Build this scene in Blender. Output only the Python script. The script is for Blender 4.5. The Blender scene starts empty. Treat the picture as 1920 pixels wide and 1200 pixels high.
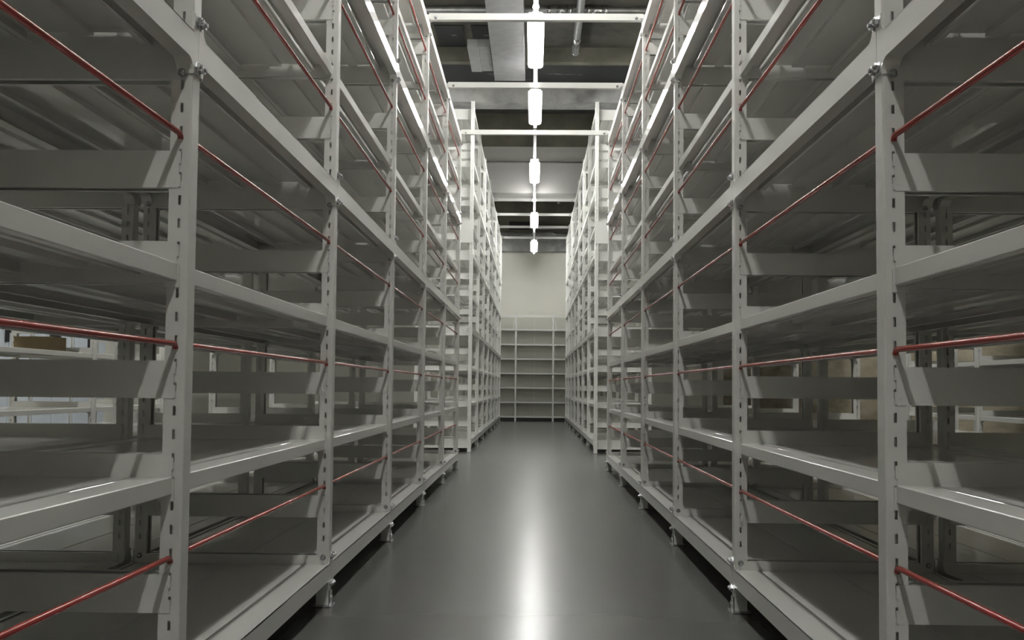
import bpy, bmesh, math, random
from mathutils import Matrix, Vector
random.seed(4)
sc = bpy.context.scene
C = sc.collection

# ------------------------------------------------------------------ camera
F, YAW, PITCH, ROLL = 1900.0, 0.01571, 0.04737, 0.00938
CAM = Vector((0.0025, 0.0, 0.80))
def _cam():
    fw = Vector((-math.sin(YAW) * math.cos(PITCH), math.cos(YAW) * math.cos(PITCH), math.sin(PITCH)))
    r = Vector((math.cos(YAW), math.sin(YAW), 0)); u = r.cross(fw)
    r2 = r * math.cos(ROLL) + u * math.sin(ROLL); u2 = -r * math.sin(ROLL) + u * math.cos(ROLL)
    cd = bpy.data.cameras.new('camera'); co = bpy.data.objects.new('camera', cd); C.objects.link(co)
    m = Matrix((r2, u2, -fw)).transposed().to_4x4(); m.translation = CAM
    co.matrix_world = m
    cd.sensor_fit = 'HORIZONTAL'; cd.sensor_width = 36; cd.lens = F / 1920 * 36
    cd.shift_x = (960 - 970.24) / 1920; cd.shift_y = (638.12 - 600) / 1920
    cd.clip_start = 0.05; cd.clip_end = 200
    sc.camera = co
_cam()

# ------------------------------------------------------------------ world, exposure
w = bpy.data.worlds.new('world'); sc.world = w; w.use_nodes = True
w.node_tree.nodes['Background'].inputs[0].default_value = (0.5, 0.52, 0.5, 1)
w.node_tree.nodes['Background'].inputs[1].default_value = 0.02
vs = sc.view_settings
vs.view_transform = 'Standard'; vs.look = 'None'; vs.gamma = 1; vs.use_curve_mapping = False
vs.exposure = 1.95
sc.cycles.max_bounces = 7; sc.cycles.diffuse_bounces = 5; sc.cycles.glossy_bounces = 3
LAMP = 2.2           # radiance of the wide lamp covers whose glow stands in for bloom
TUBE = 50.0          # radiance of the bare tubes, deep in the aisle
TUBE_NEAR = 51.0     # same tubes over near part and side aisles, set apart to balance light
BULB = 85.0

# ------------------------------------------------------------------ materials
def new_mat(name):
    m = bpy.data.materials.new(name); m.use_nodes = True
    nt = m.node_tree; b = nt.nodes['Principled BSDF']
    return m, nt, b
def ramp(nt, fac, stops):
    r = nt.nodes.new('ShaderNodeValToRGB')
    el = r.color_ramp.elements
    while len(el) < len(stops): el.new(0.5)
    for e, (p, c) in zip(el, stops): e.position = p; e.color = (*c, 1)
    nt.links.new(fac, r.inputs[0]); return r.outputs[0]
def noise(nt, scale, detail=4, coord='Object', stretch=(1, 1, 1), rough=.5):
    tc = nt.nodes.new('ShaderNodeTexCoord'); mp = nt.nodes.new('ShaderNodeMapping')
    mp.inputs['Scale'].default_value = stretch
    nt.links.new(tc.outputs[coord], mp.inputs[0])
    n = nt.nodes.new('ShaderNodeTexNoise'); n.inputs['Scale'].default_value = scale
    n.inputs['Detail'].default_value = detail; n.inputs['Roughness'].default_value = rough
    nt.links.new(mp.outputs[0], n.inputs['Vector']); return n.outputs[0]
def bump(nt, b, h, s, d=.002):
    bp = nt.nodes.new('ShaderNodeBump'); bp.inputs['Strength'].default_value = s; bp.inputs['Distance'].default_value = d
    nt.links.new(h, bp.inputs['Height']); nt.links.new(bp.outputs[0], b.inputs['Normal'])
def simple(name, col, rough=.5, metal=0, var=.04, scale=6, bmp=0, bscale=300, spec=.5):
    m, nt, b = new_mat(name)
    lo = tuple(max(0, c * (1 - var)) for c in col); hi = tuple(c * (1 + var) for c in col)
    nt.links.new(ramp(nt, noise(nt, scale), [(.3, lo), (.7, hi)]), b.inputs['Base Color'])
    b.inputs['Roughness'].default_value = rough; b.inputs['Metallic'].default_value = metal
    b.inputs['Specular IOR Level'].default_value = spec
    if bmp: bump(nt, b, noise(nt, bscale, 2), bmp, .0005)
    return m
def concrete(name, lo, mid, hi, scale=2.2, rough=.85, stretch=(1, 1, 1)):
    m, nt, b = new_mat(name)
    n1 = noise(nt, scale, 8, 'Object', stretch, .62)
    nt.links.new(ramp(nt, n1, [(.32, lo), (.5, mid), (.68, hi)]), b.inputs['Base Color'])
    b.inputs['Roughness'].default_value = rough
    bump(nt, b, noise(nt, 25, 6), .25, .004)
    return m
def emit(name, col, s):
    m, nt, b = new_mat(name)
    b.inputs['Base Color'].default_value = (.9, .9, .9, 1)
    b.inputs['Emission Color'].default_value = (*col, 1); b.inputs['Emission Strength'].default_value = s
    return m
M = {}
M['paint'] = simple('rack_paint', (.705, .705, .68), .40, 0, .02, 3)
M['paint'].node_tree.nodes['Principled BSDF'].inputs['Coat Weight'].default_value = .45
M['paint'].node_tree.nodes['Principled BSDF'].inputs['Coat Roughness'].default_value = .07
M['red'] = simple('red_enamel', (.36, .042, .034), .24, 0, .06, 20)
M['zinc'] = simple('zinc_plated_steel', (.62, .63, .65), .26, 1, .1, 40)
M['galv'] = simple('galvanised_sheet', (.25, .25, .255), .5, .4, .12, 9)
M['pipe'] = simple('steel_pipe', (.36, .37, .37), .38, .7, .15, 14)
M['white'] = simple('white_plastic', (.72, .72, .69), .4, 0, .02)
M['cap'] = simple('grey_plastic', (.28, .28, .28), .5)
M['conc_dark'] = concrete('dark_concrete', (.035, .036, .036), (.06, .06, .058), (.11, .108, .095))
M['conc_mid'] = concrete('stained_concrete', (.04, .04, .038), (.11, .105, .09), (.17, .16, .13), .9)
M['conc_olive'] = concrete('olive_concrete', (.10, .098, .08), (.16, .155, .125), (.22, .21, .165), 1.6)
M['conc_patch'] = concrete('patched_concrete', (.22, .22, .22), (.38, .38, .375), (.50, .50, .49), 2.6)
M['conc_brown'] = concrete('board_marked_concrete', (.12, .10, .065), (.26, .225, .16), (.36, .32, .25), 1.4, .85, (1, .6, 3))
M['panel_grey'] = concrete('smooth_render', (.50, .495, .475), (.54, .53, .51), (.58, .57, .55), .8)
M['black_panel'] = simple('black_board', (.022, .024, .026), .6, 0, .3, 5)
def scratched():
    m, nt, b = new_mat('scratched_black_board')
    n = noise(nt, 3.2, 3, 'Object', (.6, 2.6, 1)); n2 = noise(nt, 1.1, 2)
    c1 = ramp(nt, n, [(.0, (0, 0, 0)), (.655, (0, 0, 0)), (.668, (1, 1, 1)), (.69, (0, 0, 0))])
    mx = nt.nodes.new('ShaderNodeMixRGB'); mx.inputs[1].default_value = (.022, .024, .026, 1); mx.inputs[2].default_value = (.35, .35, .34, 1)
    nt.links.new(c1, mx.inputs[0]); nt.links.new(mx.outputs[0], b.inputs['Base Color']); b.inputs['Roughness'].default_value = .55
    return m
M['black_panel'] = scratched()
M['wall_cream'] = concrete('cream_wall', (.80, .785, .715), (.84, .825, .755), (.87, .855, .785), .7)
M['back'] = concrete('back_panel_paint', (.46, .465, .41), (.50, .50, .445), (.53, .53, .475), .9, .5, (1, 1, 5))
M['blue_door'] = simple('pale_blue_steel', (.55, .60, .66), .4)
M['black'] = simple('black_plastic', (.012, .012, .013), .45)
M['blue'] = simple('blue_plastic', (.02, .10, .45), .4)
M['brown'] = simple('cardboard', (.20, .15, .08), .8)
M['lamp'] = emit('lamp_glow_cover', (.99, 1, .955), LAMP)
M['tube'] = emit('lamp_tube', (.99, 1, .955), TUBE)
M['tube_near'] = emit('near_lamp_tube', (1, .995, .945), TUBE_NEAR)  # same kind of tube, own radiance only to balance the near light
M['bulb'] = emit('bulb_diffuser', (1, .99, .97), BULB)
def floor_mat():
    m, nt, b = new_mat('grey_vinyl_floor')
    n1 = noise(nt, .9, 2, 'Object', (1, .35, 1))
    base = ramp(nt, n1, [(.3, (.1185, .1195, .1125)), (.7, (.1205, .1215, .1145))])
    tc = nt.nodes.new('ShaderNodeTexCoord')
    sx = nt.nodes.new('ShaderNodeSeparateXYZ'); nt.links.new(tc.outputs['Object'], sx.inputs[0])   # welded seams along the aisle
    def mth(op, a, v):
        n = nt.nodes.new('ShaderNodeMath'); n.operation = op; nt.links.new(a, n.inputs[0]); n.inputs[1].default_value = v; return n.outputs[0]
    seam = mth('LESS_THAN', mth('FRACT', mth('DIVIDE', mth('ADD', sx.outputs[0], 33.175), 1.6), 0), .0025)
    mx = nt.nodes.new('ShaderNodeMixRGB'); mx.inputs[2].default_value = (.088, .089, .084, 1)
    nt.links.new(seam, mx.inputs[0]); nt.links.new(base, mx.inputs[1])
    nt.links.new(mx.outputs[0], b.inputs['Base Color'])
    n2 = noise(nt, 1.2, 1, 'Object', (3, .4, 1))
    mr = nt.nodes.new('ShaderNodeMapRange'); mr.inputs['To Min'].default_value = .235; mr.inputs['To Max'].default_value = .250
    nt.links.new(n2, mr.inputs['Value']); nt.links.new(mr.outputs[0], b.inputs['Roughness'])
    b.inputs['Specular IOR Level'].default_value = .42
    return m
M['floor'] = floor_mat()

# ------------------------------------------------------------------ mesh helpers
def fin(bm, name, mat, smooth=False):
    me = bpy.data.meshes.new(name)
    bmesh.ops.recalc_face_normals(bm, faces=bm.faces)
    if smooth:
        for f in bm.faces: f.smooth = True
    bm.to_mesh(me); bm.free(); me.materials.append(M[mat]); return me
def box(bm, x0, x1, y0, y1, z0, z1):
    v = [bm.verts.new((x, y, z)) for z in (z0, z1) for y in (y0, y1) for x in (x0, x1)]
    for q in ((0, 2, 3, 1), (4, 5, 7, 6), (0, 1, 5, 4), (2, 6, 7, 3), (0, 4, 6, 2), (1, 3, 7, 5)):
        bm.faces.new([v[i] for i in q])
def bevbox(bm, x0, x1, y0, y1, z0, z1, r):
    t = bmesh.new(); box(t, x0, x1, y0, y1, z0, z1)
    bmesh.ops.bevel(t, geom=t.edges[:], offset=r, segments=2, affect='EDGES', profile=.6)
    me = bpy.data.meshes.new('t'); t.to_mesh(me); t.free(); bm.from_mesh(me); bpy.data.meshes.remove(me)
def cyl(bm, p0, p1, r, n=10, r1=None, cap=True, smooth=False):
    p0 = Vector(p0); p1 = Vector(p1); d = (p1 - p0).normalized()
    a = d.orthogonal().normalized(); b = d.cross(a); r1 = r if r1 is None else r1
    A = []; B = []
    for i in range(n):
        t = 2 * math.pi * i / n; o = a * math.cos(t) + b * math.sin(t)
        A.append(bm.verts.new(p0 + o * r)); B.append(bm.verts.new(p1 + o * r1))
    for i in range(n):
        f = bm.faces.new((A[i], A[(i + 1) % n], B[(i + 1) % n], B[i])); f.smooth = smooth
    if cap: bm.faces.new(A[::-1]); bm.faces.new(B)
def tube(bm, pts, r, n=10):
    pts = [Vector(p) for p in pts]; rings = []
    ref = Vector((0, 0, 1))
    for i, p in enumerate(pts):
        d = (pts[min(i + 1, len(pts) - 1)] - pts[max(i - 1, 0)]).normalized()
        a = d.cross(ref)
        if a.length < .05: a = d.cross(Vector((1, 0, 0)))
        a.normalize(); b = a.cross(d)
        rings.append([bm.verts.new(p + (a * math.cos(2 * math.pi * k / n) + b * math.sin(2 * math.pi * k / n)) * r) for k in range(n)])
    for A, B in zip(rings, rings[1:]):
        for k in range(n):
            f = bm.faces.new((A[k], A[(k + 1) % n], B[(k + 1) % n], B[k])); f.smooth = True
    bm.faces.new(rings[0][::-1]); bm.faces.new(rings[-1])

def tag(o, label=None, cat=None, group=None, kind=None):
    for k, v in (('label', label), ('category', cat), ('group', group), ('kind', kind)):
        if v: o[k] = v
    return o
def link(name, me, parent=None, loc=(0, 0, 0), rz=0.0, rx=0.0):
    o = bpy.data.objects.new(name, me); C.objects.link(o)
    o.location = loc; o.rotation_euler = (rx, 0, rz)
    if parent is not None: o.parent = parent
    return o
def empty(name, loc): 
    o = bpy.data.objects.new(name, None); C.objects.link(o); o.location = loc; o.empty_display_size = .1
    return o

# ------------------------------------------------------------------ the setting
def struct(name, x0, x1, y0, y1, z0, z1, mat, label=None):
    bm = bmesh.new(); cx, cy, cz = (x0 + x1) / 2, (y0 + y1) / 2, z0
    box(bm, x0 - cx, x1 - cx, y0 - cy, y1 - cy, 0, z1 - z0)
    o = link(name, fin(bm, name, mat), None, (cx, cy, cz)); tag(o, kind='structure')
    if label: o['label'] = label
    return o
XL, XR, YB, YF = -7.2, 4.75, -6.0, 25.36
struct('floor', XL - .2, XR + .2, YB - .2, YF + .2, -.15, 0, 'floor', 'dark grey glossy floor of the aisle')
struct('wall_far', XL, XR, YF, YF + .2, 0, 5.9, 'wall_cream', 'cream wall closing the end of the aisle')
struct('wall_near', XL, XR, YB - .2, YB, 0, 5.9, 'panel_grey', 'plain wall behind the viewpoint')
struct('wall_left', XL - .2, XL, YB, YF, 0, 5.9, 'wall_cream', 'cream wall beyond the left racks')
struct('wall_right', XR, XR + .2, YB, YF, 0, 5.9, 'conc_brown', 'brown bare concrete wall beyond the right racks')
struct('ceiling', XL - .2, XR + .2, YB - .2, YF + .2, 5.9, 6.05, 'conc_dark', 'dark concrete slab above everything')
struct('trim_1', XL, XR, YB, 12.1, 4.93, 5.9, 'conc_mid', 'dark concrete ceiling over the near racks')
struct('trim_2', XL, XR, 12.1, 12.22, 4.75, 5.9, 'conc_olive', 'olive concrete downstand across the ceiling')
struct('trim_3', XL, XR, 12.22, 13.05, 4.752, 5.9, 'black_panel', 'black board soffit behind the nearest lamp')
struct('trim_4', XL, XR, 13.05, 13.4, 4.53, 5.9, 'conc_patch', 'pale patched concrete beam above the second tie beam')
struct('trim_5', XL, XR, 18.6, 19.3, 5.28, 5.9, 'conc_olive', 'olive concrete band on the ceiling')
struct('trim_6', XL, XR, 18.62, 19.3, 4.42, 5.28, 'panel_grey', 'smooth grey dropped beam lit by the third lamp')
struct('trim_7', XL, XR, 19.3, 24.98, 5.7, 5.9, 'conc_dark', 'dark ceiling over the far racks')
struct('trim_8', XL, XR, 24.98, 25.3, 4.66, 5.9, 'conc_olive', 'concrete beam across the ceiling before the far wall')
struct('trim_11', -1.16, -.84, 11.35, 12.06, 4.918, 4.93, 'black_panel', 'black plate standing in for the shade of a ceiling recess at the far left of the gap')  # flat black plate painted in for the shade of a recess
struct('trim_12', -.74, -.50, 11.35, 12.06, 4.918, 4.93, 'black_panel', 'black plate standing in for the shade of a ceiling recess beside the air duct')  # second recess, its darkness drawn as a black plate
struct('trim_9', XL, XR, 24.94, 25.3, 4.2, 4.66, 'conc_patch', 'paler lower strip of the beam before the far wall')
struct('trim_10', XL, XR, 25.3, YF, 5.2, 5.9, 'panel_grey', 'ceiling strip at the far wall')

# ------------------------------------------------------------------ rack components (shared meshes)
S = 0.757            # slot line of the front posts from the aisle centre line
D = 0.673            # front slot line to rear slot line
PW = 0.025           # half post in aisle direction
def post_mesh(H):
    prof = [(.0235, -.013), (.0235, -.025), (.0032, -.025), (-.0032, -.025), (-.0175, -.025), (-.0203, -.0238), (-.0215, -.021),
            (-.0215, .021), (-.0203, .0238), (-.0175, .025), (-.0032, .025), (.0032, .025), (.0235, .025), (.0235, .013)]
    hole = {2, 10}
    zs = [0.006]; rows = []
    k = 0
    while True:
        z = .236 + .05 * k
        if z + .02 > H - .02: break
        zs += [z, z + .02]; k += 1
    zs.append(H)
    bm = bmesh.new()
    g = [[bm.verts.new((x, y, z)) for x, y in prof] for z in zs]
    for j in range(len(zs) - 1):
        slot = j % 2 == 1
        for i in range(len(prof) - 1):
            if slot and i in hole: continue
            bm.faces.new((g[j][i], g[j][i + 1], g[j + 1][i + 1], g[j + 1][i]))
    bmesh.ops.recalc_face_normals(bm, faces=bm.faces)
    bmesh.ops.solidify(bm, geom=bm.faces[:], thickness=.0018)
    return fin(bm, 'upright', 'paint')
def heavy_mesh(hb):
    """bolted tier beam: outline with tall rounded end plates; z=0 deck top, front looks to -X"""
    e = hb - .0012; i = hb - .029
    def arc(cx, cz, r, a0, a1, n=5):
        return [(cx + r * math.cos(math.radians(a0 + (a1 - a0) * k / n)), cz + r * math.sin(math.radians(a0 + (a1 - a0) * k / n))) for k in range(n + 1)]
    top = [(e, .042), (i + .004, .042)] + [(y, z) for y, z in arc(i - .026, .028, .028, 0, -90)]
    bot = [(e, -.086), (i + .004, -.086)] + [(y, z) for y, z in arc(i - .031, -.09, .03, 0, 90)]
    halfT = top; halfB = bot
    out = halfT + [(-y, z) for y, z in halfT[::-1]] + [(-y, z) for y, z in halfB] + halfB[::-1]
    bm = bmesh.new()
    A = [bm.verts.new((-.0250, y, z)) for y, z in out]; B = [bm.verts.new((-.0220, y, z)) for y, z in out]
    n = len(out)
    bm.faces.new(A); bm.faces.new(B[::-1])
    for k in range(n): bm.faces.new((A[k], A[(k + 1) % n], B[(k + 1) % n], B[k]))
    # return flange following the lower edge
    low = [(y, z) for y, z in halfB[1:]]
    line = low + [(-y, z) for y, z in low[::-1]]
    line = [p for p in line if abs(p[0]) < hb - .0262]
    for (y0, z0), (y1, z1) in zip(line, line[1:]):
        v = [bm.verts.new(c) for c in ((-.022, y0, z0), (-.022, y1, z1), (.012, y1, z1), (.012, y0, z0))]
        bm.faces.new(v)
        v = [bm.verts.new(c) for c in ((-.022, y0, z0 + .0018), (-.022, y1, z1 + .0018), (.012, y1, z1 + .0018), (.012, y0, z0 + .0018))]
        bm.faces.new(v)
    L = hb - .0275
    box(bm, -.0250, -.010, -L, L, -.002, 0)
    box(bm, -.010, .067, -L, L, -.0055, -.0035)
    box(bm, .0652, .067, -L, L, -.03, -.0055)
    me = bpy.data.meshes.new('tier_beam')
    bm.to_mesh(me); bm.free(); me.materials.append(M['paint']); return me
def light_mesh(hb):
    L = hb - .0272
    bm = bmesh.new()
    # rounded-edge channel profile swept along Y
    prof = [(.020, -.038), (.002, -.038), (.0, -.036), (.0, -.002), (.002, 0), (.067, 0), (.067, -.014)]
    t = .0018
    inner = [(.020, -.0362), (.0018, -.0362), (.0018, -.0018), (.0652, -.0018), (.0652, -.014)]
    loop = prof + inner[::-1]
    A = [bm.verts.new((x, -L, z)) for x, z in loop]; B = [bm.verts.new((x, L, z)) for x, z in loop]
    n = len(loop)
    for k in range(n): bm.faces.new((A[k], A[(k + 1) % n], B[(k + 1) % n], B[k]))
    bm.faces.new(A); bm.faces.new(B[::-1])
    for s in (-1, 1):
        y0, y1 = sorted((s * (hb - .0257), s * (hb - .0290)))
        box(bm, -.0045, .030, y0, y1, -.052, -.004)
    return fin(bm, 'shelf_beam', 'paint')
PWID = .261
def deck_mesh(hb):
    L = hb - .037; W = PWID / 2
    bm = bmesh.new()
    t = .0015
    loop = [(-W + .014, -.026), (-W, -.026), (-W, -.0015), (-W + .0015, 0), (W - .0015, 0), (W, -.0015), (W, -.026), (W - .014, -.026),
            (W - .014, -.026 + t), (W - t, -.026 + t), (W - t, -t), (-W + t, -t), (-W + t, -.026 + t), (-W + .014, -.026 + t)]
    A = [bm.verts.new((x, -L, z)) for x, z in loop]; B = [bm.verts.new((x, L, z)) for x, z in loop]
    n = len(loop)
    for k in range(n): bm.faces.new((A[k], A[(k + 1) % n], B[(k + 1) % n], B[k]))
    bm.faces.new(A); bm.faces.new(B[::-1])
    # hat stiffener
    box(bm, -.022, .022, -L + .02, L - .02, -.016, -.0145)
    box(bm, -.0235, -.022, -L + .02, L - .02, -.016, -t); box(bm, .022, .0235, -L + .02, L - .02, -.016, -t)
    return fin(bm, 'deck_panel', 'paint')
def arm_mesh(z0, z1, tabs=True):
    h = D / 2
    bm = bmesh.new()
    box(bm, -h + .002, h - .002, -.0018, 0, z0, z1)
    for s in (-1, 1):
        if tabs:
            zm = (z0 + z1) / 2
            for zz in (zm + .012, zm - .038):
                a, b = sorted((s * (h - .002), s * (h + .0022)))
                box(bm, a, b, -.0045, .004, zz, zz + .026)
        cyl(bm, (s * (h - .012), -.0018, z0 + .014), (s * (h - .012), -.0030, z0 + .014), .0035, 8)
    box(bm, -h + .030, h - .030, 0, .012, z1 - .0018, z1)
    box(bm, -h + .030, h - .030, 0, .012, z0, z0 + .0018)
    return fin(bm, 'side_arm', 'paint')
def rod_mesh(hb):
    L = hb - .026
    bm = bmesh.new()
    tube(bm, [(0, -L + .002, -.010), (0, -L + .004, -.005), (0, -L + .009, -.001), (0, -L + .016, 0), (0, L - .016, 0), (0, L - .009, -.001), (0, L - .004, -.005), (0, L - .002, -.010)], .0062, 12)
    return fin(bm, 'retaining_rod', 'red')
def bolt_mesh():
    bm = bmesh.new()
    cyl(bm, (0, 0, 0), (-.002, 0, 0), .0125, 14)
    cyl(bm, (-.002, 0, 0), (-.0105, 0, 0), .0098, 6)
    cyl(bm, (-.0105, 0, 0), (-.0150, 0, 0), .0050, 8)
    return fin(bm, 'bolt', 'zinc')
def domebolt_mesh():
    bm = bmesh.new()
    cyl(bm, (0, 0, 0), (-.0015, 0, 0), .011, 14)
    cyl(bm, (-.0015, 0, 0), (-.005, 0, 0), .0095, 12, .0075, smooth=True); cyl(bm, (-.005, 0, 0), (-.007, 0, 0), .0075, 12, .003, smooth=True)
    return fin(bm, 'bolt', 'zinc')
def foot_mesh():
    bm = bmesh.new()
    bevbox(bm, -.034, .034, -.042, .042, 0, .005, .0015)
    box(bm, -.026, -.0225, -.020, .020, .005, .055)
    cyl(bm, (-.026, 0, .032), (-.032, 0, .032), .007, 6)
    return fin(bm, 'foot_plate', 'zinc')
FOOT = foot_mesh(); BOLT = bolt_mesh(); DOME = domebolt_mesh()
ARM_SHELF = arm_mesh(-.043, .047); ARM_HEAVY = arm_mesh(-.103, .030, False); ARM_GUARD = arm_mesh(-.040, .040)

# levels: (deck height, heavy?) and rods: (rod height, guard arm centre height)
LEV1 = [(.155, 1), (.607, 0), (1.060, 0), (1.560, 1), (1.998, 0), (2.510, 1), (2.900, 0), (3.310, 1)]
ROD1 = [(.438, .362), (.888, .812), (1.338, 1.262), (1.838, 1.762), (2.286, 2.210), (2.787, 2.711), (3.126, 3.135)]
LEV2 = LEV1 + [(3.74, 0), (4.30, 1)]
ROD2 = ROD1 + [(3.59, 3.63), (4.02, 3.85)]
POST = {3.372: post_mesh(3.372), 4.42: post_mesh(4.42)}
_cache = {}
def part(kind, hb):
    k = (kind, round(hb, 4))
    if k not in _cache:
        _cache[k] = {'heavy': heavy_mesh, 'light': light_mesh, 'deck': deck_mesh, 'rod': rod_mesh}[kind](hb)
    return _cache[k]

def build_rack(label, side, x0, y_first, bay, n, lev, rods, H, s=S, red=True, bolts=True, group=None):
    """one bolted run of shelving; side=+1 opens towards -X, side=-1 towards +X (seen from aisle line x0)"""
    hb = bay / 2
    xf = x0 + side * s; xr = x0 + side * (s + D); xm = (xf + xr) / 2
    ym = y_first + bay * n / 2
    root = empty('storage_rack', (xm, ym, 0)); tag(root, label, 'rack', group)
    def put(name, me, x, y, z, rz=0.0, par=None, rx=0.0):
        return link(name, me, root, (x - xm, y - ym, z), rz, rx)
    rf = 0.0 if side > 0 else math.pi          # front parts
    rb = math.pi - rf                          # rear parts
    ups = []
    for k in range(n + 1):
        yc = y_first + bay * k
        for x, r, front in ((xf, rf, 1), (xr, rb, 0)):
            u = put('upright', POST[H], x, yc, 0, r)
            ft = link('foot_plate', FOOT, u); ft['label'] = 'zinc plated foot plate'
            if bolts:
                for z, hv in lev:
                    if not hv: continue
                    sy = -1 if r == 0 else 1   # side of the post facing the camera end of the aisle, in the part's own axes
                    b = link('bolt', DOME, u, (0, sy * .0268, z + (-.087 if z > .3 else .023)), math.pi / 2 if sy < 0 else -math.pi / 2)
                    if front:
                        for dy in (-.0125, .0125):
                            if (k == 0 and dy * (1 if r == 0 else -1) < 0) or (k == n and dy * (1 if r == 0 else -1) > 0): continue
                            for dz in (-.071, .028):
                                link('bolt', BOLT, u, (-.025, dy, z + dz))
    pw = PWID
    for k in range(n):
        yc = y_first + bay * (k + .5); ya = y_first + bay * k + PW; yb = y_first + bay * (k + 1) - PW
        for z, hv in lev:
            me = part('heavy' if hv else 'light', hb); nm = 'tier_beam' if hv else 'shelf_beam'
            put(nm, me, xf, yc, z, rf); put(nm, me, xr, yc, z, rb)
            for j in (0, 1):
                off = .0740 + pw / 2 + j * (pw + .003)
                put('deck_panel', part('deck', hb), xf + side * off, yc, z - (.0035 if hv else .001), 0)
            am = ARM_HEAVY if hv else ARM_SHELF
            put('side_arm', am, xm, yb - .0006, z, 0); put('side_arm', am, xm, ya + .0006, z, math.pi)
        for zr, zg in rods:
            put('guard_arm', ARM_GUARD, xm, yb - .0006, zg, 0); put('guard_arm', ARM_GUARD, xm, ya + .0006, zg, math.pi)
            if red:
                o = put('retaining_rod', part('rod', hb), xf, yc, zr, 0); o['label'] = 'thin red retaining rod'
    return root

BAY = 1.57565
YU = [2.1405 + PW + BAY * k for k in range(-2, 6)]      # post centres of the near racks
Y0 = YU[0]; NB = 7
XA = 2 * (S + D) + .077      # aisle pitch
build_rack('grey steel rack with red rods along the left side of the aisle, nearest the viewer', -1, 0, Y0, BAY, NB, LEV1, ROD1, 3.372)
build_rack('grey steel rack with red rods along the right side of the aisle, nearest the viewer', 1, 0, Y0 - .0155, BAY, NB, LEV1, ROD1, 3.372)
build_rack('shaded grey rack standing back to back behind the near left rack', 1, -XA, Y0, BAY, NB, LEV1, ROD1, 3.372, red=False, bolts=False)
build_rack('shaded grey rack standing back to back behind the near right rack', -1, XA, Y0 - .0155, BAY, NB, LEV1, ROD1, 3.372, red=False, bolts=False)
build_rack('bright grey rack across the neighbouring aisle, seen through the left racks', -1, -XA, Y0 + 2 * BAY, BAY, NB - 2, LEV1[:-3], ROD1[:-3], 3.372, red=False, bolts=False)
build_rack('bright grey rack against the brown wall, seen through the right racks', 1, XA, Y0 + 2 * BAY, BAY, NB - 2, LEV1[:-3], ROD1[:-3], 3.372, red=False, bolts=False)
S2 = .783; YV = 12.66; BV = 1.60; NV = 7
build_rack('taller far rack on the left, beyond the cross passage', -1, -.003, YV, BV, NV, LEV2, ROD2, 4.42, s=S2, red=False, bolts=False)
build_rack('taller far rack on the right, beyond the cross passage', 1, 0, YV, BV, NV, LEV2, ROD2, 4.42, s=S2, red=False, bolts=False)

# blank plates on the end frames of the far racks
for sgn, lab in ((-1, 'blank grey plate on the end of the far left rack'), (1, 'blank grey plate on the end of the far right rack')):
    bm = bmesh.new(); bevbox(bm, -.08, .08, -.003, .003, -.14, .14, .0012)
    tag(link('sign_plate', fin(bm, 'sign_plate', 'paint'), None, (sgn * .842, YV - PW - .0075, 2.76)), lab, 'plate')

# ------------------------------------------------------------------ end rack against the far wall
def end_rack():
    yf, yb = 24.70, 25.0; px = [-1.338, -.424, .490, 1.404]
    levels = [.125, .478, .830, 1.182, 1.534, 1.886, 2.250, 2.585]
    xm = sum(px) / 4; root = empty('storage_rack', (xm, yf, 0))
    tag(root, 'pale rack with eight shelves standing across the end of the aisle', 'rack')
    bm = bmesh.new(); H = 2.62
    box(bm, -.020, .020, -.002, 0, 0, H); box(bm, -.020, -.018, 0, .035, 0, H); box(bm, .018, .020, 0, .035, 0, H)
    post = fin(bm, 'upright', 'paint')
    for x in px:
        link('upright', post, root, (x - xm, 0, 0)); link('upright', post, root, (x - xm, yb - yf, 0), math.pi)
    for a, b in zip(px, px[1:]):
        L = (b - a) / 2 - .021; c = (a + b) / 2 - xm
        key = bmesh.new(); box(key, -L, L, 0, yb - yf, -.003, 0); box(key, -L, L, 0, .003, -.035, 0); box(key, -L, L, yb - yf - .003, yb - yf, -.035, 0)
        sh = fin(key, 'shelf', 'paint')
        for i, z in enumerate(levels):
            if i == len(levels) - 1:
                t = bmesh.new(); box(t, -L, L, 0, .03, -.035, 0); link('top_rail', fin(t, 'top_rail', 'paint'), root, (c, 0, z)); continue
            link('shelf', sh, root, (c, 0, z))
            for s in (-1, 1):
                z1 = levels[i + 1] - .04
                t = bmesh.new(); box(t, -L / 2 + .002, L / 2 - .002, -.004, 0, 0, z1 - z)
                link('back_panel', fin(t, 'back_panel', 'back'), root, (c + s * L / 2, yb - yf - .006, z + .001))
        t = bmesh.new(); box(t, -L, L, .02, .03, 0, .085)
        link('plinth', fin(t, 'plinth', 'black'), root, (c, 0, 0))
    for x, s in ((px[1], -1), (px[2], 1)):  # slanted strips beside the two middle posts
        bm = bmesh.new()
        v = [(s * .004, .04), (s * .024, .04), (s * .084, -.30), (s * .060, -.30)]
        A = [bm.verts.new((q, 0, z)) for q, z in v]; B = [bm.verts.new((q, .004, z)) for q, z in v]
        bm.faces.new(A); bm.faces.new(B[::-1])
        for k in range(4): bm.faces.new((A[k], A[(k + 1) % 4], B[(k + 1) % 4], B[k]))
        link('slant_strip', fin(bm, 'slant_strip', 'paint'), root, (x - xm, .05, 2.53))
end_rack()

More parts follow.
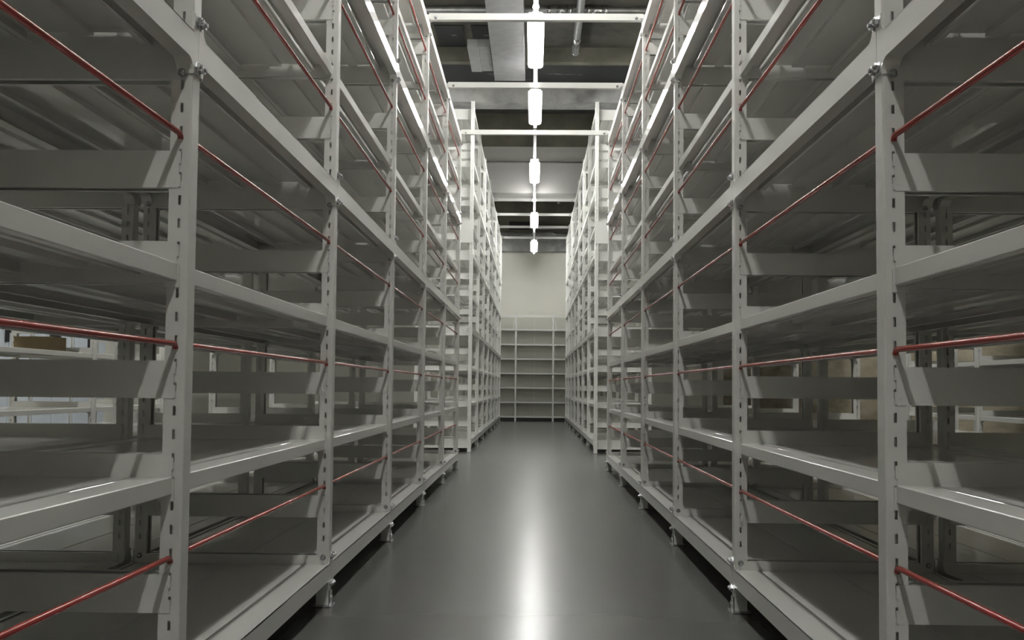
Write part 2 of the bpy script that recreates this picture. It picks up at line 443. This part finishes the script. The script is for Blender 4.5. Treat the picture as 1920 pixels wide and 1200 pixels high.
# ------------------------------------------------------------------ tie beams between the rack tops
def tie(y, z, half, label, grp):
    bm = bmesh.new()
    L = half
    box(bm, -L, L, -.020, -.0175, 0, .046); box(bm, -L, L, -.0175, .020, .0435, .046); box(bm, -L, L, -.0175, .020, 0, .0025)
    o = link('tie_beam', fin(bm, 'tie_beam', 'paint'), None, (0, y, z)); tag(o, label, 'beam', grp)
    for s in (-1, 1):
        b = link('bolt', DOME, o, (s * (L - .045), -.020, .014), math.pi / 2); b['label'] = 'zinc bolt'
g1 = 'tie beams across the aisle'
for k, lab in ((3, 'pale tie beam just in front of the nearest lamp'), (4, 'white tie beam between the first and second lamps'), (5, 'thin tie beam just beyond the second lamp')):
    tie(YU[k + 2] - .002, 3.3725 - .038 + .002, .737, lab, g1)
for k, lab in ((4, 'pale tie beam directly under the grey dropped beam, far racks'), (5, 'dim tie beam just above the fourth lamp'), (6, 'bright tie beam just below the fourth lamp'), (7, 'faint tie beam above the fifth lamp')):
    tie(YV + BV * k - .002, 4.345, .7635, lab, g1)

# ------------------------------------------------------------------ lamps
def lamp_meshes():
    d = {}
    bm = bmesh.new()                                        # diffuser: rounded trough, .16 wide so its glow stands in for lamp bloom
    sec = [(-.078, .05), (-.080, .03), (-.074, .008), (-.055, -.004), (0, -.008), (.055, -.004), (.074, .008), (.080, .03), (.078, .05)]
    L = .645
    A = [bm.verts.new((x, -L, z)) for x, z in sec]; B = [bm.verts.new((x, L, z)) for x, z in sec]
    for i in range(len(sec) - 1): bm.faces.new((A[i], A[i + 1], B[i + 1], B[i]))
    bm.faces.new(A); bm.faces.new(B)
    d['glow_cover'] = fin(bm, 'glow_cover', 'lamp')
    bm = bmesh.new(); bevbox(bm, -.070, .070, -.665, .665, .05, .105, .006); d['housing'] = fin(bm, 'housing', 'white')
    bm = bmesh.new(); cyl(bm, (0, -.635, -.026), (0, .635, -.026), .015, 12); d['tube'] = fin(bm, 'tube', 'tube')
    d['near_tube'] = d['tube'].copy(); d['near_tube'].materials[0] = M['tube_near']
    bm = bmesh.new(); box(bm, -.018, .018, -.006, .006, -.044, 0); d['socket'] = fin(bm, 'socket', 'white')
    bm = bmesh.new(); bevbox(bm, -.060, .060, -.018, .022, .052, .10, .006); box(bm, -.03, .03, .022, .07, .07, .09); d['end_cap'] = fin(bm, 'end_cap', 'cap')
    return d
LM = lamp_meshes()
def lamp(x, y, z, label, group=None, top=4.93, tb='near_tube'):
    root = empty('strip_lamp', (x, y, z)); tag(root, label, 'lamp', group)
    link('glow_cover', LM['glow_cover'], root); link('housing', LM['housing'], root); t = link('tube', LM[tb], root); t['label'] = 'bright bare lamp tube'
    link('socket', LM['socket'], root, (0, .641, 0)); link('socket', LM['socket'], root, (0, -.641, 0))
    link('end_cap', LM['end_cap'], root, (0, .668, 0)); link('end_cap', LM['end_cap'], root, (0, -.668, 0), math.pi)
    for s in (-1, 1):
        bm = bmesh.new(); cyl(bm, (0, 0, .105), (0, 0, top - z), .004, 6)
        link('hanger', fin(bm, 'hanger', 'zinc'), root, (.03, s * .42, 0))
ZL = 4.19
lamp(0, 9.93, ZL, 'largest lit strip lamp, under the dark ceiling at the top of the aisle', tb='tube')
lamp(0, 12.23, ZL, 'second lit strip lamp, between the two brightest tie beams', None, 4.75, 'tube')
lamp(0, 15.95, ZL, 'third lit strip lamp, in front of the smooth grey dropped beam', None, 5.9, 'tube')
lamp(0, 20.60, ZL, 'fourth lit strip lamp, under the far dark ceiling', None, 5.7, 'tube')
lamp(0, 23.40, 4.055, 'farthest lit strip lamp, at the top of the cream wall', None, 5.7, 'tube')
gl = 'lamps of this aisle out of the frame'
for y, z in ((6.6, 4.10), (3.05, 3.78), (-.6, 3.44), (-4.2, 3.44)):
    lamp(0, y, z, 'lit strip lamp over the near part of the aisle, above the frame', gl)
for sx in (-1, 1):
    for y in (-.5, 2.8, 6.2, 9.6, 14.2):
        lamp(sx * XA, y, 3.75, 'lit strip lamp over the neighbouring aisle, hidden by the racks', 'lamps of the neighbouring aisles', 4.93 if y < 12 else 5.9)
for y in (6.0, 10.5, 14.8):
    lamp(-5.7, y, 3.75, 'lit strip lamp over the outer left aisle, hidden by the racks', 'lamps of the neighbouring aisles', 4.93 if y < 12 else 5.9)
# small bulbs on the rail
def bulb(y, z, L, r, label, top=None):
    bm = bmesh.new()
    N = 8
    for sgn in (1,):
        rings = []
        for a in range(N + 1):
            t = math.pi * a / N; rr = r * math.sin(t); yy = -math.cos(t) * r * (L / r)
            rings.append([bm.verts.new((rr * math.cos(2 * math.pi * k / 14), yy, rr * math.sin(2 * math.pi * k / 14))) for k in range(14)] if 0 < a < N else [bm.verts.new((0, yy, 0))])
        for A, B in zip(rings, rings[1:]):
            for k in range(14):
                q = (A[k], A[(k + 1) % 14], B[0]) if len(B) == 1 else (A[0], B[(k + 1) % 14], B[k]) if len(A) == 1 else (A[k], A[(k + 1) % 14], B[(k + 1) % 14], B[k])
                bm.faces.new(q).smooth = True
    o = link('emergency_bulb', fin(bm, 'emergency_bulb', 'bulb'), None, (0, y, z)); tag(o, label, 'lamp', 'small bulbs on the lighting rail')
    bm = bmesh.new(); box(bm, -.012, .012, -.02, .02, r * .9, .055 if z > 4.2 else 4.29 - z)
    link('holder', fin(bm, 'holder', 'white'), o)
bulb(8.98, 4.235, .05, .028, 'small lit bulb at the top edge, before the nearest lamp')
bulb(11.44, 4.235, .035, .028, 'small lit bulb just before the second lamp')
bulb(15.14, 4.235, .035, .028, 'small lit bulb just before the third lamp')
bulb(18.36, 4.235, .04, .032, 'small lit bulb at the lower edge of the grey dropped beam')
bulb(19.76, 4.235, .035, .030, 'small lit bulb just before the fourth lamp')
bulb(22.58, 4.10, .035, .030, 'small lit bulb just before the farthest lamp')
bm = bmesh.new(); bevbox(bm, -.022, .022, -8.0, 8.0, 0, .038, .004)
tag(link('lighting_rail', fin(bm, 'lighting_rail', 'cap'), None, (0, 16.45, 4.297)), 'thin pale rail running from lamp to lamp along the aisle', 'rail')

# ------------------------------------------------------------------ services under the ceiling
root = empty('air_duct', (-.30, 5.0, 4.50)); tag(root, 'flat galvanised air duct left of the nearest lamp', 'duct')
y = -2.0
for i, L in enumerate((3.5, 3.5, 3.5, 3.55)):
    bm = bmesh.new(); bevbox(bm, -.19, .18, -L / 2, L / 2 - .004, 0, .26, .004)
    link('duct_section', fin(bm, 'duct_section', 'galv'), root, (0, y + L / 2 - 5.0, 0)); y += L
for i in range(4):
    bm = bmesh.new(); 
    for s in (-1, 1): cyl(bm, (s * .205, 0, .0), (s * .205, 0, .43), .005, 6)
    box(bm, -.22, .22, -.015, .015, -.012, 0)
    link('hanger', fin(bm, 'hanger', 'zinc'), root, (0, -4.2 + i * 2.6, 0))
bm = bmesh.new(); bevbox(bm, -.12, .0, -.42, .42, 0, .10, .004); bevbox(bm, .002, .13, -.42, .42, .01, .10, .004)
tag(link('junction_box', fin(bm, 'junction_box', 'galv'), None, (-.63, 11.35, 4.52)), 'pale flat box fixed to the left edge of the air duct', 'box')
# pipes
def pipe(name, pts, r, label, collars=(), cat='pipe'):
    o0 = Vector(pts[0]); bm = bmesh.new(); tube(bm, [Vector(p) - o0 for p in pts], r, 14)
    o = link(name, fin(bm, name, 'pipe'), None, o0); tag(o, label, cat)
    for a, b, rr in collars:
        bm = bmesh.new(); cyl(bm, Vector(a) - o0, Vector(b) - o0, rr, 14, smooth=True)
        link('coupling', fin(bm, 'coupling', 'zinc'), o)
    return o
pipe('water_pipe', [(.46, 4.0, 4.80), (.47, 11.85, 4.80)], .042, 'steel pipe running along the ceiling, ending right of the nearest lamp', [((.47, 11.35, 4.80), (.47, 11.6, 4.80), .047), ((.47, 11.84, 4.80), (.47, 11.9, 4.80), .047)])
pipe('conduit_pipe', [(-2.2, 10.75, 4.88), (2.2, 10.75, 4.88)], .036, 'horizontal steel pipe crossing at the top edge, with bolted couplings',
     [((.12, 10.75, 4.88), (.16, 10.75, 4.88), .046), ((.22, 10.75, 4.88), (.34, 10.75, 4.88), .042), ((.36, 10.75, 4.88), (.39, 10.75, 4.88), .048), ((.55, 10.75, 4.88), (.58, 10.75, 4.88), .048), ((.60, 10.75, 4.88), (.72, 10.75, 4.88), .042), ((.74, 10.75, 4.88), (.77, 10.75, 4.88), .048)])
pipe('cable_conduit', [(-2.2, 18.604, 4.985), (2.2, 18.604, 4.985)], .014, 'thin bright conduit across the smooth grey dropped beam', cat='conduit')
pipe('cable_conduit', [(-2.2, 12.95, 4.725), (2.2, 12.95, 4.725)], .016, 'thin conduit under the black board soffit', [((.28, 12.93, 4.725), (.28, 12.97, 4.725), .03), ((-.55, 12.93, 4.725), (-.55, 12.97, 4.725), .03)], cat='conduit')
pipe('bent_pipe', [(1.7, 24.90, 4.60), (.62, 24.90, 4.60), (.56, 24.90, 4.605), (.52, 24.90, 4.61), (.48, 24.90, 4.63), (.46, 24.90, 4.675)], .035, 'bent steel pipe on the right above the farthest lamp')
bm = bmesh.new(); bevbox(bm, -.44, .44, -.09, .09, 0, .085, .006)
tag(link('air_duct', fin(bm, 'air_duct', 'galv'), None, (.52, 24.887, 4.72)), 'short flat duct right of the fourth lamp', 'duct')
bm = bmesh.new(); bevbox(bm, -.42, .42, -.07, .07, 0, .08, .006)
tag(link('cable_tray', fin(bm, 'cable_tray', 'galv'), None, (-.24, 24.868, 4.52)), 'dim metal tray left of the farthest lamp', 'tray')
bm = bmesh.new(); box(bm, -.25, .25, 0, .015, -.10, .10)
for i in range(7): box(bm, -.245, .245, -.014, 0, -.095 + i * .03, -.085 + i * .03)
tag(link('ceiling_vent', fin(bm, 'ceiling_vent', 'black'), None, (-.37, 24.964, 4.83)), 'black vent grille left of the fourth lamp', 'vent')
for i, (x, wd) in enumerate(((-.72, .045), (-.35, .045), (.39, .045), (.76, .045))):
    bm = bmesh.new(); bevbox(bm, -wd, wd, -.03, .03, 0, .10, .004); cyl(bm, (0, 0, .1), (0, 0, .75), .006, 6)
    lab = ('leftmost', 'second from left', 'third from left', 'rightmost')[i]
    tag(link('cable_bracket', fin(bm, 'cable_bracket', 'paint'), None, (x, 22.0, 4.95)), 'small pale bracket in the dark gap below the grey beam, ' + lab, 'bracket', 'small brackets under the far ceiling')
bm = bmesh.new(); cyl(bm, (0, 0, 0), (0, 0, .2), .03, 10, smooth=True); cyl(bm, (0, 0, .2), (0, 0, .84), .012, 8)
tag(link('sprinkler_drop', fin(bm, 'sprinkler_drop', 'pipe'), None, (.53, 22.1, 4.86)), 'short vertical drop pipe between the small brackets', 'pipe')

# ------------------------------------------------------------------ things glimpsed beyond the racks
def cabinet(y, label):
    root = empty('steel_cabinet', (XL + .24, y, 0)); tag(root, label, 'cabinet', 'pale blue cabinets at the left wall')
    bm = bmesh.new(); bevbox(bm, -.23, .21, -.55, .55, 0, 2.1, .004); link('body', fin(bm, 'body', 'white'), root)
    for s in (-1, 1):
        bm = bmesh.new(); bevbox(bm, 0, .018, -.265, .265, 0, 2.0, .003)
        d = link('door', fin(bm, 'door', 'blue_door'), root, (.212, s * .272, .06))
        bm = bmesh.new(); bevbox(bm, 0, .035, -.03, .03, -.09, .09, .008); bevbox(bm, .02, .05, -.015, .05, .03, .075, .006)
        link('handle', fin(bm, 'handle', 'black'), d, (.018, -s * .19, 1.36))
for i, y in enumerate((12.9, 14.1, 15.3)):
    cabinet(y, ('pale blue steel cabinet at the left wall, nearest of three', 'pale blue steel cabinet at the left wall, middle of three', 'pale blue steel cabinet at the left wall, farthest of three')[i])
bm = bmesh.new(); bevbox(bm, -.16, .16, -.12, .12, 0, .12, .006); box(bm, -.03, .03, -.121, .121, .1201, .121)
tag(link('cardboard_box', fin(bm, 'cardboard_box', 'brown'), None, (-XA - S - .35, 8.25, 1.064)), 'brown box on a shelf of the rack seen through the left racks', 'box')
for i, y in enumerate((5.68, 6.22)):
    bm = bmesh.new(); t = .006
    box(bm, -.18, .18, -.22, .22, 0, t)
    box(bm, -.18, -.18 + t, -.22, .22, t, .07); box(bm, .18 - t, .18, -.22, .22, t, .07); box(bm, -.18 + t, .18 - t, -.22, -.22 + t, t, .07); box(bm, -.18 + t, .18 - t, .22 - t, .22, t, .07)
    tag(link('white_tray', fin(bm, 'white_tray', 'white'), None, (XA + S + .26, y, 1.061)), 'white open tray on the rack by the brown wall, ' + ('nearer of two' if i == 0 else 'farther of two'), 'tray', 'white trays on the right')
bm = bmesh.new(); bevbox(bm, -.15, .15, -.2, .2, 0, .05, .006); box(bm, -.13, .13, -.205, -.2, .01, .03)
tag(link('blue_folder', fin(bm, 'blue_folder', 'blue'), None, (XA + S + .26, 6.3, .608)), 'flat blue plastic case on a lower shelf by the brown wall', 'case')
